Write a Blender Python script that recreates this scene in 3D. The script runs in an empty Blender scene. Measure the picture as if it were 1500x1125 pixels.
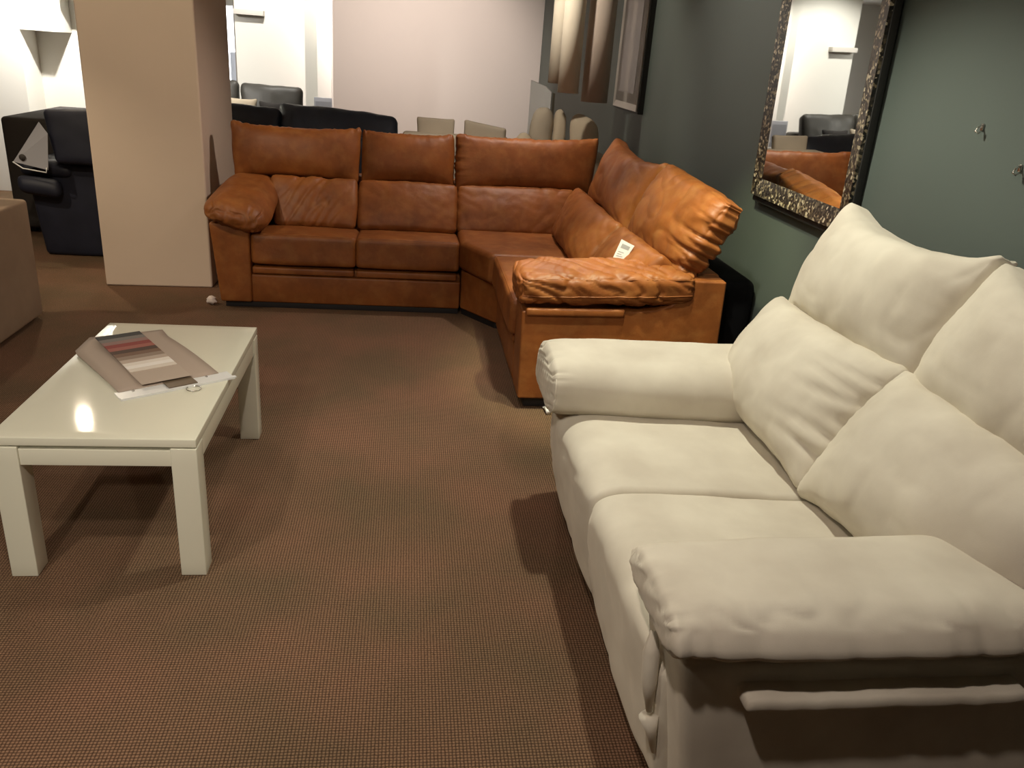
import bpy, math, random
from mathutils import Vector, Matrix, noise
from mathutils.kdtree import KDTree
random.seed(7)
SC = bpy.context.scene
COL = SC.collection
V = Vector
PI = math.pi

# ------------------------------------------------------------------ materials
def nt(name):
    m = bpy.data.materials.new(name); m.use_nodes = True
    t = m.node_tree; b = t.nodes['Principled BSDF']
    return m, t, b

def mat(name, col, rough=.6, metal=0., var=.0, vscale=6., col2=None, bump=0., bscale=200., bdist=.001,
        sheen=0., spec=.5, coat=0., emit=0., detail=4.):
    m, t, b = nt(name)
    N, L = t.nodes.new, t.links.new
    b.inputs['Base Color'].default_value = (*col, 1)
    b.inputs['Roughness'].default_value = rough
    b.inputs['Metallic'].default_value = metal
    b.inputs['Specular IOR Level'].default_value = spec
    if sheen:
        b.inputs['Sheen Weight'].default_value = sheen
        b.inputs['Sheen Roughness'].default_value = .45
        b.inputs['Sheen Tint'].default_value = (*[min(1, c*1.5) for c in col], 1)
    if coat:
        b.inputs['Coat Weight'].default_value = coat; b.inputs['Coat Roughness'].default_value = .12
    if emit:
        b.inputs['Emission Color'].default_value = (*col, 1); b.inputs['Emission Strength'].default_value = emit
    tc = N('ShaderNodeTexCoord')
    if var or col2:
        n = N('ShaderNodeTexNoise'); n.inputs['Scale'].default_value = vscale; n.inputs['Detail'].default_value = detail
        L(tc.outputs['Object'], n.inputs['Vector'])
        r = N('ShaderNodeValToRGB'); r.color_ramp.elements[0].position = .32; r.color_ramp.elements[1].position = .68
        c2 = col2 or tuple(c*(1-var) for c in col)
        r.color_ramp.elements[0].color = (*c2, 1); r.color_ramp.elements[1].color = (*col, 1)
        L(n.outputs['Fac'], r.inputs['Fac']); L(r.outputs['Color'], b.inputs['Base Color'])
    if bump:
        n2 = N('ShaderNodeTexNoise'); n2.inputs['Scale'].default_value = bscale; n2.inputs['Detail'].default_value = 3
        L(tc.outputs['Object'], n2.inputs['Vector'])
        bp = N('ShaderNodeBump'); bp.inputs['Strength'].default_value = bump; bp.inputs['Distance'].default_value = bdist
        L(n2.outputs['Fac'], bp.inputs['Height']); L(bp.outputs['Normal'], b.inputs['Normal'])
    return m

def leather():
    m, t, b = nt('cognac_leather'); N, L = t.nodes.new, t.links.new
    tc = N('ShaderNodeTexCoord')
    n = N('ShaderNodeTexNoise'); n.inputs['Scale'].default_value = 5; n.inputs['Detail'].default_value = 7; n.inputs['Roughness'].default_value = .6
    n2 = N('ShaderNodeTexNoise'); n2.inputs['Scale'].default_value = 15; n2.inputs['Detail'].default_value = 8; n2.inputs['Distortion'].default_value = .25
    for q in (n, n2): L(tc.outputs['Object'], q.inputs['Vector'])
    r = N('ShaderNodeValToRGB'); e = r.color_ramp.elements
    e[0].position = .3; e[0].color = (.155, .046, .010, 1); e[1].position = .72; e[1].color = (.285, .092, .020, 1)
    L(n.outputs['Fac'], r.inputs['Fac'])
    r2 = N('ShaderNodeValToRGB'); e = r2.color_ramp.elements
    e[0].position = .46; e[0].color = (0, 0, 0, 1); e[1].position = .80; e[1].color = (.30, .30, .30, 1)
    L(n2.outputs['Fac'], r2.inputs['Fac'])
    mx = N('ShaderNodeMix'); mx.data_type = 'RGBA'
    L(r2.outputs['Color'], mx.inputs['Factor']); L(r.outputs['Color'], mx.inputs['A'])
    mx.inputs['B'].default_value = (.42, .205, .062, 1)
    L(mx.outputs['Result'], b.inputs['Base Color'])
    b.inputs['Roughness'].default_value = .5
    b.inputs['Specular IOR Level'].default_value = .34
    vo = N('ShaderNodeTexVoronoi'); vo.inputs['Scale'].default_value = 260
    n3 = N('ShaderNodeTexNoise'); n3.inputs['Scale'].default_value = 28; n3.inputs['Detail'].default_value = 4
    for q in (vo, n3): L(tc.outputs['Object'], q.inputs['Vector'])
    bp = N('ShaderNodeBump'); bp.inputs['Strength'].default_value = .22; bp.inputs['Distance'].default_value = .0008
    L(vo.outputs['Distance'], bp.inputs['Height'])
    bp2 = N('ShaderNodeBump'); bp2.inputs['Strength'].default_value = .25; bp2.inputs['Distance'].default_value = .006
    L(n3.outputs['Fac'], bp2.inputs['Height']); L(bp.outputs['Normal'], bp2.inputs['Normal'])
    L(bp2.outputs['Normal'], b.inputs['Normal'])
    return m

def carpet():
    m, t, b = nt('ribbed_brown_carpet'); N, L = t.nodes.new, t.links.new
    tc = N('ShaderNodeTexCoord'); sp = N('ShaderNodeSeparateXYZ')
    nz = N('ShaderNodeTexNoise'); nz.inputs['Scale'].default_value = 90; nz.inputs['Detail'].default_value = 2
    L(tc.outputs['Object'], nz.inputs['Vector'])
    vm = N('ShaderNodeVectorMath'); vm.operation = 'SCALE'; vm.inputs['Scale'].default_value = .0035
    L(nz.outputs['Color'], vm.inputs[0])
    va = N('ShaderNodeVectorMath'); va.operation = 'ADD'
    L(tc.outputs['Object'], va.inputs[0]); L(vm.outputs['Vector'], va.inputs[1])
    L(va.outputs['Vector'], sp.inputs['Vector'])
    def mth(op, a, bb=None):
        q = N('ShaderNodeMath'); q.operation = op
        for i, x in enumerate((a, bb)):
            if x is None: continue
            if isinstance(x, (int, float)): q.inputs[i].default_value = x
            else: L(x, q.inputs[i])
        return q.outputs[0]
    sx = mth('SINE', mth('MULTIPLY', sp.outputs['X'], 2*PI/.0085))
    sy = mth('SINE', mth('MULTIPLY', sp.outputs['Y'], 2*PI/.0085))
    a = mth('MULTIPLY_ADD', sx, .5); a.node.inputs[2].default_value = .5
    c = mth('MULTIPLY_ADD', sy, .5); c.node.inputs[2].default_value = .5
    h = mth('POWER', mth('MULTIPLY', mth('SQRT', a), mth('SQRT', c)), .9)
    n = N('ShaderNodeTexNoise'); n.inputs['Scale'].default_value = 2.2; n.inputs['Detail'].default_value = 5
    n4 = N('ShaderNodeTexNoise'); n4.inputs['Scale'].default_value = 160; n4.inputs['Detail'].default_value = 2
    for q in (n, n4): L(tc.outputs['Object'], q.inputs['Vector'])
    hh = mth('ADD', mth('MULTIPLY', h, .75), mth('MULTIPLY', n4.outputs['Fac'], .35))
    r = N('ShaderNodeValToRGB'); e = r.color_ramp.elements
    e[0].position = .12; e[0].color = (.038, .020, .0115, 1); e[1].position = .85; e[1].color = (.255, .157, .097, 1)
    L(hh, r.inputs['Fac'])
    r2 = N('ShaderNodeValToRGB'); e = r2.color_ramp.elements
    e[0].position = .35; e[0].color = (.80, .86, .80, 1); e[1].position = .65; e[1].color = (1.08, .98, .95, 1)
    L(n.outputs['Fac'], r2.inputs['Fac'])
    mx = N('ShaderNodeMix'); mx.data_type = 'RGBA'; mx.blend_type = 'MULTIPLY'; mx.inputs['Factor'].default_value = 1
    L(r.outputs['Color'], mx.inputs['A']); L(r2.outputs['Color'], mx.inputs['B'])
    L(mx.outputs['Result'], b.inputs['Base Color'])
    b.inputs['Roughness'].default_value = .95; b.inputs['Specular IOR Level'].default_value = .15
    bp = N('ShaderNodeBump'); bp.inputs['Strength'].default_value = .7; bp.inputs['Distance'].default_value = .003
    L(hh, bp.inputs['Height']); L(bp.outputs['Normal'], b.inputs['Normal'])
    return m

def mosaic():
    m, t, b = nt('mosaic_chip_frame'); N, L = t.nodes.new, t.links.new
    tc = N('ShaderNodeTexCoord')
    vo = N('ShaderNodeTexVoronoi'); vo.inputs['Scale'].default_value = 95; vo.inputs['Randomness'].default_value = 1
    L(tc.outputs['Object'], vo.inputs['Vector'])
    sp = N('ShaderNodeSeparateColor'); L(vo.outputs['Color'], sp.inputs['Color'])
    r = N('ShaderNodeValToRGB'); e = r.color_ramp.elements
    e[0].position = .3; e[0].color = (.006, .005, .004, 1); e[1].position = 1; e[1].color = (.55, .48, .34, 1)
    x = e.new(.62); x.color = (.05, .04, .028, 1); x = e.new(.84); x.color = (.20, .16, .095, 1)
    L(sp.outputs['Red'], r.inputs['Fac']); L(r.outputs['Color'], b.inputs['Base Color'])
    b.inputs['Roughness'].default_value = .3; b.inputs['Specular IOR Level'].default_value = .6
    bp = N('ShaderNodeBump'); bp.inputs['Strength'].default_value = .6; bp.inputs['Distance'].default_value = .002
    L(sp.outputs['Green'], bp.inputs['Height']); L(bp.outputs['Normal'], b.inputs['Normal'])
    return m

M = dict(
    leather=leather(), carpet=carpet(), mosaic=mosaic(),
    cream=mat('cream_microsuede', (.64, .60, .495), .9, col2=(.53, .485, .395), vscale=6, sheen=.35, spec=.2, bump=.15, bscale=420, bdist=.0008, detail=6),
    creamseam=mat('cream_thread', (.70, .66, .55), .8, spec=.2),
    white=mat('white_lacquer', (.70, .69, .56), .045, spec=.5),
    board=mat('taupe_board', (.40, .32, .255), .75),
    headerw=mat('white_plastic', (.70, .71, .69), .3),
    chrome=mat('chrome', (.65, .64, .6), .2, metal=1.),
    clip=mat('brown_leatherette', (.13, .095, .06), .35),
    brown=mat('brown_chair_fabric', (.30, .22, .15), .95, var=.12, vscale=8, spec=.15, sheen=.2),
    brownd=mat('dark_brown_cushion', (.13, .085, .045), .95, spec=.15),
    navy=mat('navy_leather', (.014, .016, .030), .55, spec=.35, var=.25, vscale=9),
    navyblue=mat('navy_sheen_leather', (.020, .026, .044), .42, spec=.5, var=.4, vscale=7, bump=.2, bscale=18, bdist=.01),
    greysofa=mat('charcoal_leather', (.050, .046, .038), .5, spec=.45),
    greyarm=mat('dark_grey_fabric', (.05, .045, .042), .9, spec=.2),
    beige=mat('beige_cushion_fabric', (.50, .42, .31), .92, spec=.2, var=.1),
    taupe=mat('taupe_cushion_fabric', (.42, .36, .28), .92, spec=.2, var=.08),
    black=mat('shadow_black', (.006, .006, .007), .9, spec=.1),  # near-black colour of the block that stands in for wall shadow
    plinth=mat('dark_plinth', (.012, .010, .010), .6),
    card=mat('white_card', (.78, .79, .80), .5),
    cardgrey=mat('grey_print', (.36, .38, .40), .6),
    cardg=mat('grey_card', (.30, .30, .33), .6),
    cardw=mat('frosted_price_holder', (.62, .63, .68), .5),
    wallg=mat('grey_green_paint', (.088, .108, .094), .62, spec=.35, var=.06, vscale=1.2),
    wallw=mat('white_paint', (.78, .76, .70), .85, spec=.2),
    wallbeige=mat('pale_warm_paint', (.62, .58, .53), .85, spec=.2),
    colm=mat('column_plaster', (.60, .485, .385), .85, spec=.2, var=.04, vscale=3),
    ceil=mat('ceiling_paint', (.80, .77, .70), .9, spec=.1),
    shade=mat('ivory_lampshade', (.72, .65, .53), .9, spec=.2),
    shadet=mat('taupe_lampshade', (.46, .385, .325), .9, spec=.2),
    silver=mat('silver_leaf_frame', (.50, .47, .42), .42, metal=.5, bump=.6, bscale=120, bdist=.003),
    mirror=mat('mirror_glass', (.86, .88, .86), .015, metal=1.),
    frameback=mat('black_frame_side', (.012, .012, .010), .6),
    picture=mat('brown_print', (.20, .165, .13), .35, var=.3, vscale=3),
    mount=mat('picture_mount', (.30, .27, .23), .6),
    day=mat('daylight_beyond_door', (.93, .97, 1.), .9, emit=3.2),
    bluepanel=mat('pale_blue_panel', (.75, .80, .92), .8),
    lampglow=mat('spotlight_bulb', (1., .86, .66), .5, emit=30),
    lampbody=mat('white_metal_fitting', (.75, .74, .70), .4),
    paper=mat('crumpled_tissue', (.72, .62, .56), .8),
    plug=mat('white_plug', (.80, .80, .78), .4),
    litwhite=mat('glossy_white_panel', (.82, .82, .82), .5),
)

# ------------------------------------------------------------------ object helpers
def link(name, verts, faces, m, parent=None, smooth=True, kind=None, label=None):
    off = parent_world(parent)
    me = bpy.data.meshes.new(name)
    me.from_pydata([tuple(V(v)-off) for v in verts], [], faces)
    me.materials.append(m)
    me.validate(); me.update()
    if smooth:
        me.polygons.foreach_set('use_smooth', [True]*len(me.polygons))
    o = bpy.data.objects.new(name, me); COL.objects.link(o)
    if parent: o.parent = parent
    if kind: o['kind'] = kind
    if label: o['label'] = label
    return o

def parent_world(p):
    w = V((0, 0, 0))
    while p is not None:
        w += p.location; p = p.parent
    return w

def thing(name, label, cat, loc, group=None):
    o = bpy.data.objects.new(name, None); o.empty_display_size = .1
    COL.objects.link(o); o.location = loc
    o['label'] = label; o['category'] = cat
    if group: o['group'] = group
    return o

def tag(o, label, cat, group=None):
    o['label'] = label; o['category'] = cat
    if group: o['group'] = group
    return o

def cube_grid(nu, nv, nw):
    """surface of a cube as (u,v,w) points in [-1,1] with quads facing outwards; grids denser at the rims"""
    idx, pts, faces = {}, [], []
    def co(i, n):
        x = -1+2*i/n
        return math.sin(x*PI/2)*.45+x*.55
    def vid(i, j, k):
        key = (i, j, k)
        if key not in idx:
            idx[key] = len(pts); pts.append((co(i, nu), co(j, nv), co(k, nw)))
        return idx[key]
    for i in range(nu):
        for j in range(nv):
            faces.append((vid(i, j, nw), vid(i+1, j, nw), vid(i+1, j+1, nw), vid(i, j+1, nw)))
            faces.append((vid(i, j, 0), vid(i, j+1, 0), vid(i+1, j+1, 0), vid(i+1, j, 0)))
    for i in range(nu):
        for k in range(nw):
            faces.append((vid(i, 0, k), vid(i+1, 0, k), vid(i+1, 0, k+1), vid(i, 0, k+1)))
            faces.append((vid(i, nv, k), vid(i, nv, k+1), vid(i+1, nv, k+1), vid(i+1, nv, k)))
    for j in range(nv):
        for k in range(nw):
            faces.append((vid(0, j, k), vid(0, j, k+1), vid(0, j+1, k+1), vid(0, j+1, k)))
            faces.append((vid(nu, j, k), vid(nu, j+1, k), vid(nu, j+1, k+1), vid(nu, j, k+1)))
    return pts, faces

def cush(name, parent, m, C, T, r=.05, edge=.6, q=.7, pu=2.4, pv=2.4, bow=(0, 0), back=.7, wr=None, cell=.014, ru=None, bowb=None,
         bend=0., ears=0., seam=None, seam_m=None, label=None, lump=.004, seed=0, tip=None, seamr=.0025):
    """soft cushion spanning corners C = bottom-left, bottom-right, top-right, top-left (seen from its front)"""
    C = [V(c) for c in C]
    U = ((C[1]-C[0])+(C[2]-C[3]))/2; W = ((C[3]-C[0])+(C[2]-C[1]))/2
    n = U.cross(W).normalized(); lu, lv = U.length/2, W.length/2; ud, vd = U.normalized(), W.normalized()
    r = min(r, lu*.95, lv*.95); ru = ru or r
    rw = min(r, T)
    def ev(u, v, w):
        a, b, c = u*lu, v*lv, w*T
        ia, ib, ic = max(-lu+ru, min(lu-ru, a)), max(-lv+r, min(lv-r, b)), max(-T+rw, min(T-rw, c))
        d = V(((a-ia)/ru, (b-ib)/r, (c-ic)/rw))
        if d.length > 1e-9: 
            mlen = max(abs(d.x), abs(d.y), abs(d.z)); d = d.normalized()*mlen
        u2, v2, w2 = (ia+d.x*ru)/lu, (ib+d.y*r)/lv, (ic+d.z*rw)/T
        s, t = (u2+1)/2, (v2+1)/2
        P = C[0]*(1-s)*(1-t)+C[1]*s*(1-t)+C[2]*s*t+C[3]*(1-s)*t
        P = P+ud*(math.copysign(abs(u2)**3, u2)*bow[0]*(1-v2*v2))+vd*(math.copysign(abs(v2)**3, v2)*(bow[1] if v2 > 0 or bowb is None else bowb)*(1-u2*u2))
        if ears:
            e = (abs(u2)*abs(v2))**6*ears
            P = P+ud*math.copysign(e, u2)+vd*math.copysign(e, v2)
        pr = max(0., (1-abs(u2)**pu)*(1-abs(v2)**pv))**q
        th = T*(edge+(1-edge)*pr)
        if w2 < 0: th *= back
        P = P+n*(w2*th)+n*(bend*(1-u2*u2))
        if tip: P = P+tip(u2, v2, w2)
        return P
    nu, nv, nw = (max(6, int(2*lu/cell)), max(6, int(2*lv/cell)), max(4, int(2*T*edge/cell)))
    pts, faces = cube_grid(nu, nv, nw)
    vs = [ev(*p) for p in pts]
    # displace along normals: lumps and wrinkles
    me = bpy.data.meshes.new('tmp'); me.from_pydata([tuple(x) for x in vs], [], faces); me.update()
    ns = [x.vector.copy() for x in me.vertex_normals]; bpy.data.meshes.remove(me)
    sd = V((seed*3.1+7, seed*1.7, seed*2.3))
    out = []; ds = []
    for p, x, nn in zip(pts, vs, ns):
        d = lump*noise.noise(x*6+sd)+lump*.5*noise.noise(x*13+sd)
        if wr: d += wr(p[0], p[1], p[2], x)
        out.append(x+nn*d); ds.append(d)
    o = link(name, out, faces, m, parent, label=label)
    if seam:
        kd = KDTree(len(vs))
        for i, x in enumerate(vs): kd.insert(x, i)
        kd.balance()
        def sp(p):
            x = ev(*p); q = V((0, 0, 0)); tw = 0
            for (c_, i, dist) in kd.find_n(x, 4):
                w_ = 1/(dist+.001); q += (ns[i]*(ds[i]+.0012))*w_; tw += w_
            return x+q/tw
        for k, path in enumerate(seam):
            tube('seam', [sp(p) for p in path], seamr, seam_m or m, o, 6)
    o_ev = ev
    return o, ev

def catmull(P, n=6, closed=True):
    out = []; k = len(P)
    for i in range(k):
        a, b, c, d = (V((*P[(i+j-1) % k], 0)) for j in range(4))
        for q in range(n):
            t = q/n
            out.append(.5*((2*b)+(c-a)*t+(2*a-5*b+4*c-d)*t*t+(3*b-a-3*c+d)*t**3))
    return [(p.x, p.y) for p in out]

def loft(name, parent, m, prof, ya, yb, r=.03, crown=.0, ny=26, lump=.003, seed=0, wr=None, label=None, cen=None, smooth=5):
    """closed X-Z profile swept along Y between ya and yb with softly rounded ends"""
    P = catmull(prof, smooth); k = len(P)
    cx = sum(p[0] for p in P)/k; cz = sum(p[1] for p in P)/k
    if cen: cx, cz = cen
    L = yb-ya; st = []
    for i in range(6): a = PI/2*i/5; st.append((ya+r*(1-math.sin(a)), r*(1-math.cos(PI/2-a)) if 0 else r*(1-math.cos(PI/2-a))))
    st = [(ya+r*(1-math.cos(a)), r*(1-math.sin(a))) for a in [PI/2*i/6 for i in range(7)]]
    mid = [(ya+r+(L-2*r)*i/ny, 0) for i in range(1, ny)]
    en = [(yb-(y-ya), q) for (y, q) in reversed(st)]
    S = st+mid+en; vs, fs = [], []
    nrm = []
    for i in range(k):
        a, b = P[i-1], P[(i+1) % k]; t = V((b[0]-a[0], b[1]-a[1])).normalized(); nn = V((t.y, -t.x))
        nrm.append(nn)
    area = sum(P[i][0]*P[(i+1) % k][1]-P[(i+1) % k][0]*P[i][1] for i in range(k))
    sg = 1 if area > 0 else -1
    sd = V((seed*2.7, seed*1.3, seed))
    for (y, ins) in S:
        tt = (y-ya)/L*2-1
        cr = crown*(1-abs(tt)**2.5)
        for i in range(k):
            nn = nrm[i]*sg
            x, z = P[i][0]+nn.x*(cr-ins), P[i][1]+nn.y*(cr-ins)
            p = V((x, y, z)); d = lump*noise.noise(p*5+sd)
            if wr: d += wr(tt, i/k, p)
            vs.append((x+nn.x*d, y, z+nn.y*d))
    n = len(S)
    for a in range(n-1):
        for i in range(k):
            q = (a*k+i, a*k+(i+1) % k, (a+1)*k+(i+1) % k, (a+1)*k+i)
            fs.append(q if sg < 0 else q[::-1])
    ca, cb = len(vs), len(vs)+1
    vs.append((cx, S[0][0], cz)); vs.append((cx, S[-1][0], cz))
    for i in range(k):
        q = (ca, (i+1) % k, i) if sg < 0 else (ca, i, (i+1) % k)
        fs.append(q)
        q = (cb, (n-1)*k+i, (n-1)*k+(i+1) % k) if sg < 0 else (cb, (n-1)*k+(i+1) % k, (n-1)*k+i)
        fs.append(q)
    return link(name, vs, fs, m, parent, label=label)

def rim(w, s=.985, n=40):
    """closed path round the rim of a cushion at depth w"""
    L = []
    for k in range(n): L.append((-s+2*s*k/n, -s, w))
    for k in range(n): L.append((s, -s+2*s*k/n, w))
    for k in range(n): L.append((s-2*s*k/n, s, w))
    for k in range(n+1): L.append((-s, s-2*s*k/n, w))
    return L

def tube(name, path, rad, m, parent=None, seg=8, closed=False, label=None):
    path = [V(p) for p in path]; vs, fs = [], []
    up = V((0, 0, 1)); prev = None
    n = len(path)
    for i, p in enumerate(path):
        t = (path[min(i+1, n-1)]-path[max(i-1, 0)])
        if t.length < 1e-9: t = V((0, 0, 1))
        t.normalize()
        if prev is None:
            a = t.cross(up if abs(t.z) < .9 else V((1, 0, 0))).normalized()
        else:
            a = (prev-t*prev.dot(t)).normalized()
        prev = a; b = t.cross(a)
        rr = rad(i/(n-1)) if callable(rad) else rad
        for k in range(seg):
            an = 2*PI*k/seg
            vs.append(p+(a*math.cos(an)+b*math.sin(an))*rr)
    for i in range(n-1):
        for k in range(seg):
            k2 = (k+1) % seg
            fs.append((i*seg+k, i*seg+k2, (i+1)*seg+k2, (i+1)*seg+k))
    if not closed:
        fs.append(tuple(range(seg))[::-1]); fs.append(tuple((n-1)*seg+k for k in range(seg)))
    return link(name, vs, fs, m, parent, label=label)

def rbox(name, lo, hi, m, parent=None, r=.006, kind=None, label=None, taper=None, lump=0., cell=.04, rot=None, ctr=None, wr=None):
    """box with rounded edges; taper(P) may bend it"""
    lo, hi = V(lo), V(hi); c = (lo+hi)/2; h = (hi-lo)/2
    r = min(r, h.x*.98, h.y*.98, h.z*.98)
    def ax(hh):
        k = 3
        a = [hh-r+r*math.sin(PI/2*i/k) for i in range(k+1)]
        mid = max(1, int(2*(hh-r)/cell))
        body = [-(hh-r)+2*(hh-r)*i/mid for i in range(mid+1)]
        full = [-x for x in reversed(a[1:])]+body+a[1:]
        return full
    X, Y, Z = ax(h.x), ax(h.y), ax(h.z)
    idx, pts, faces = {}, [], []
    nx, ny, nz = len(X)-1, len(Y)-1, len(Z)-1
    def vid(i, j, k):
        key = (i, j, k)
        if key not in idx:
            p = V((X[i], Y[j], Z[k]))
            q = V((max(-h.x+r, min(h.x-r, p.x)), max(-h.y+r, min(h.y-r, p.y)), max(-h.z+r, min(h.z-r, p.z))))
            d = p-q
            if d.length > 1e-9:
                d = d.normalized()*r if (i in (0, nx) or j in (0, ny) or k in (0, nz)) else d
            p = q+d
            idx[key] = len(pts); pts.append(c+p)
        return idx[key]
    for i in range(nx):
        for j in range(ny):
            faces.append((vid(i, j, nz), vid(i+1, j, nz), vid(i+1, j+1, nz), vid(i, j+1, nz)))
            faces.append((vid(i, j, 0), vid(i, j+1, 0), vid(i+1, j+1, 0), vid(i+1, j, 0)))
    for i in range(nx):
        for k in range(nz):
            faces.append((vid(i, 0, k), vid(i+1, 0, k), vid(i+1, 0, k+1), vid(i, 0, k+1)))
            faces.append((vid(i, ny, k), vid(i, ny, k+1), vid(i+1, ny, k+1), vid(i+1, ny, k)))
    for j in range(ny):
        for k in range(nz):
            faces.append((vid(0, j, k), vid(0, j, k+1), vid(0, j+1, k+1), vid(0, j+1, k)))
            faces.append((vid(nx, j, k), vid(nx, j+1, k), vid(nx, j+1, k+1), vid(nx, j, k+1)))
    out = []
    for p in pts:
        if taper: p = V(taper(p))
        if lump: p = p+(p-c).normalized()*lump*noise.noise(p*5)
        if wr: p = p+wr(p)
        if rot: p = rot @ (p-(ctr or c))+(ctr or c)
        out.append(p)
    return link(name, out, faces, m, parent, kind=kind, label=label)

def quadslab(name, pts, th, m, parent=None, kind=None, label=None, d=None):
    """thin slab from a polygon of points, thickened along its normal (or d)"""
    P = [V(p) for p in pts]; n = (P[1]-P[0]).cross(P[2]-P[0]).normalized() if d is None else V(d).normalized()
    k = len(P); vs = P+[p+n*th for p in P]
    fs = [tuple(range(k))[::-1], tuple(range(k, 2*k))]
    for i in range(k): fs.append((i, (i+1) % k, k+(i+1) % k, k+i))
    return link(name, vs, fs, m, parent, smooth=False, kind=kind, label=label)

def prism(name, prof, axis, a, b, m, parent=None, label=None, bev=.008):
    """profile polygon in the two other axes, extruded along axis from a to b, bevelled"""
    def mk(p, t):
        return V((t, p[0], p[1])) if axis == 0 else V((p[0], t, p[1])) if axis == 1 else V((p[0], p[1], t))
    k = len(prof); vs = [mk(p, a) for p in prof]+[mk(p, b) for p in prof]
    fs = [tuple(range(k))[::-1], tuple(range(k, 2*k))]+[(i, (i+1) % k, k+(i+1) % k, k+i) for i in range(k)]
    o = link(name, vs, fs, m, parent, smooth=True, label=label)
    import bmesh
    bm = bmesh.new(); bm.from_mesh(o.data); bmesh.ops.recalc_face_normals(bm, faces=bm.faces); bm.to_mesh(o.data); bm.free()
    if bev:
        md = o.modifiers.new('bevel', 'BEVEL'); md.width = bev; md.segments = 3; md.limit_method = 'ANGLE'; md.angle_limit = .5
    md = o.modifiers.new('wn', 'WEIGHTED_NORMAL'); md.keep_sharp = True
    return o

def nz(u, v, s=0.): return noise.noise(V((u, v, s)))
def sm(a, b, x):
    t = max(0., min(1., (x-a)/(b-a))); return t*t*(3-2*t)

# ------------------------------------------------------------------ room shell
WX = 1.65         # right wall
CZ = 2.32         # ceiling
YB = 11.2         # back wall
def struct(name, lo, hi, m, r=.002): return rbox(name, lo, hi, m, r=r, kind='structure', cell=50)
struct('floor', (-7, -3, -.1), (WX+.15, 13.2, 0), M['carpet'])
struct('ceiling', (-7, -3, CZ), (WX+.15, 13.2, CZ+.1), M['ceil'])
struct('wall_right', (WX, -3, 0), (WX+.15, 13.2, CZ), M['wallg'])
struct('wall_back', (-2.15, YB, 0), (WX, YB+.15, CZ), M['wallbeige'])
struct('trim_1', (-.99, 9.55, 0), (-.845, 9.8, CZ), M['wallw'])          # pilaster
struct('wall_front', (-7, -3.1, 0), (WX, -3, CZ), M['wallbeige'])
struct('wall_left', (-7.1, -3, 0), (-7, 13.2, CZ), M['wallw'])
# recess wall behind the grey sofa, with a doorway to daylight
struct('wall_recess', (-1.84, 9.65, 0), (-.99, 9.8, CZ), M['wallw'])
struct('trim_2', (-1.83, 9.55, 1.668), (-1.53, 9.65, 1.718), M['wallbeige'])
struct('wall_recess_side', (-7, 12.0, 0), (-2.75, 12.15, CZ), M['wallw'])
struct('wall_lintel', (-2.75, 12.0, 1.80), (-1.0, 12.15, CZ), M['wallw'])
struct('wall_beyond', (-3.2, 13.0, 0), (-.5, 13.05, CZ), M['day'])
rbox('trim_5', (-2.29, 11.6, 0), (-2.12, 11.7, 1.25), M['bluepanel'], kind='structure')
# far left partition with two boxed-in soffits
struct('wall_partition', (-3.35, 8.45, 0), (-2.55, 8.6, CZ), M['wallw'])
struct('wall_partition_left', (-7, 8.1, 0), (-3.35, 8.6, CZ), M['wallw'])
struct('trim_3', (-3.35, 8.12, 1.385), (-3.04, 8.45, CZ), M['wallw'])
struct('trim_4', (-2.98, 8.12, 1.66), (-2.75, 8.45, CZ), M['wallw'])
# square column
prism('wall_column', [(-1.83, 5.15), (-1.205, 5.18), (-1.20, 6.05), (-1.83, 6.05)], 2, 0, CZ, M['colm'], bev=.012)['kind'] = 'structure'

# ------------------------------------------------------------------ coffee table
O = V((-.569, 2.1315, 0)); TW, TL, TH, TT = .543, .988, .45, .072
ct = thing('coffee_table', 'low rectangular cream-white lacquered coffee table with square legs', 'coffee table', (O.x-TW/2, O.y+TL/2, 0))
x1, x0, y0, y1 = O.x, O.x-TW, O.y, O.y+TL
rbox('tabletop', (x0, y0, TH-.026), (x1, y1, TH), M['white'], ct, r=.003)
for (a, b) in ((x0, y0), (x1-TT, y0), (x0, y1-TT), (x1-TT, y1-TT)):
    rbox('leg', (a, b, 0), (a+TT, b+TT, TH-.03), M['white'], ct, r=.003)
for nm, lo, hi in (('apron', (x0+TT, y0+.006, TH-.088), (x1-TT, y0+.026, TH-.038)),
                   ('apron', (x0+TT, y1-.026, TH-.088), (x1-TT, y1-.006, TH-.038)),
                   ('apron', (x0+.003, y0+TT, TH-.088), (x0+.023, y1-TT, TH-.028)),
                   ('apron', (x1-.023, y0+TT, TH-.088), (x1-.003, y1-TT, TH-.028))):
    rbox(nm, lo, hi, M['white'], ct, r=.002)
rbox('top_spacer', (x0+.02, y0+.02, TH-.04), (x1-.02, y1-.02, TH-.026), M['white'], ct, r=.001, label='recessed strip under the tabletop')

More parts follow.
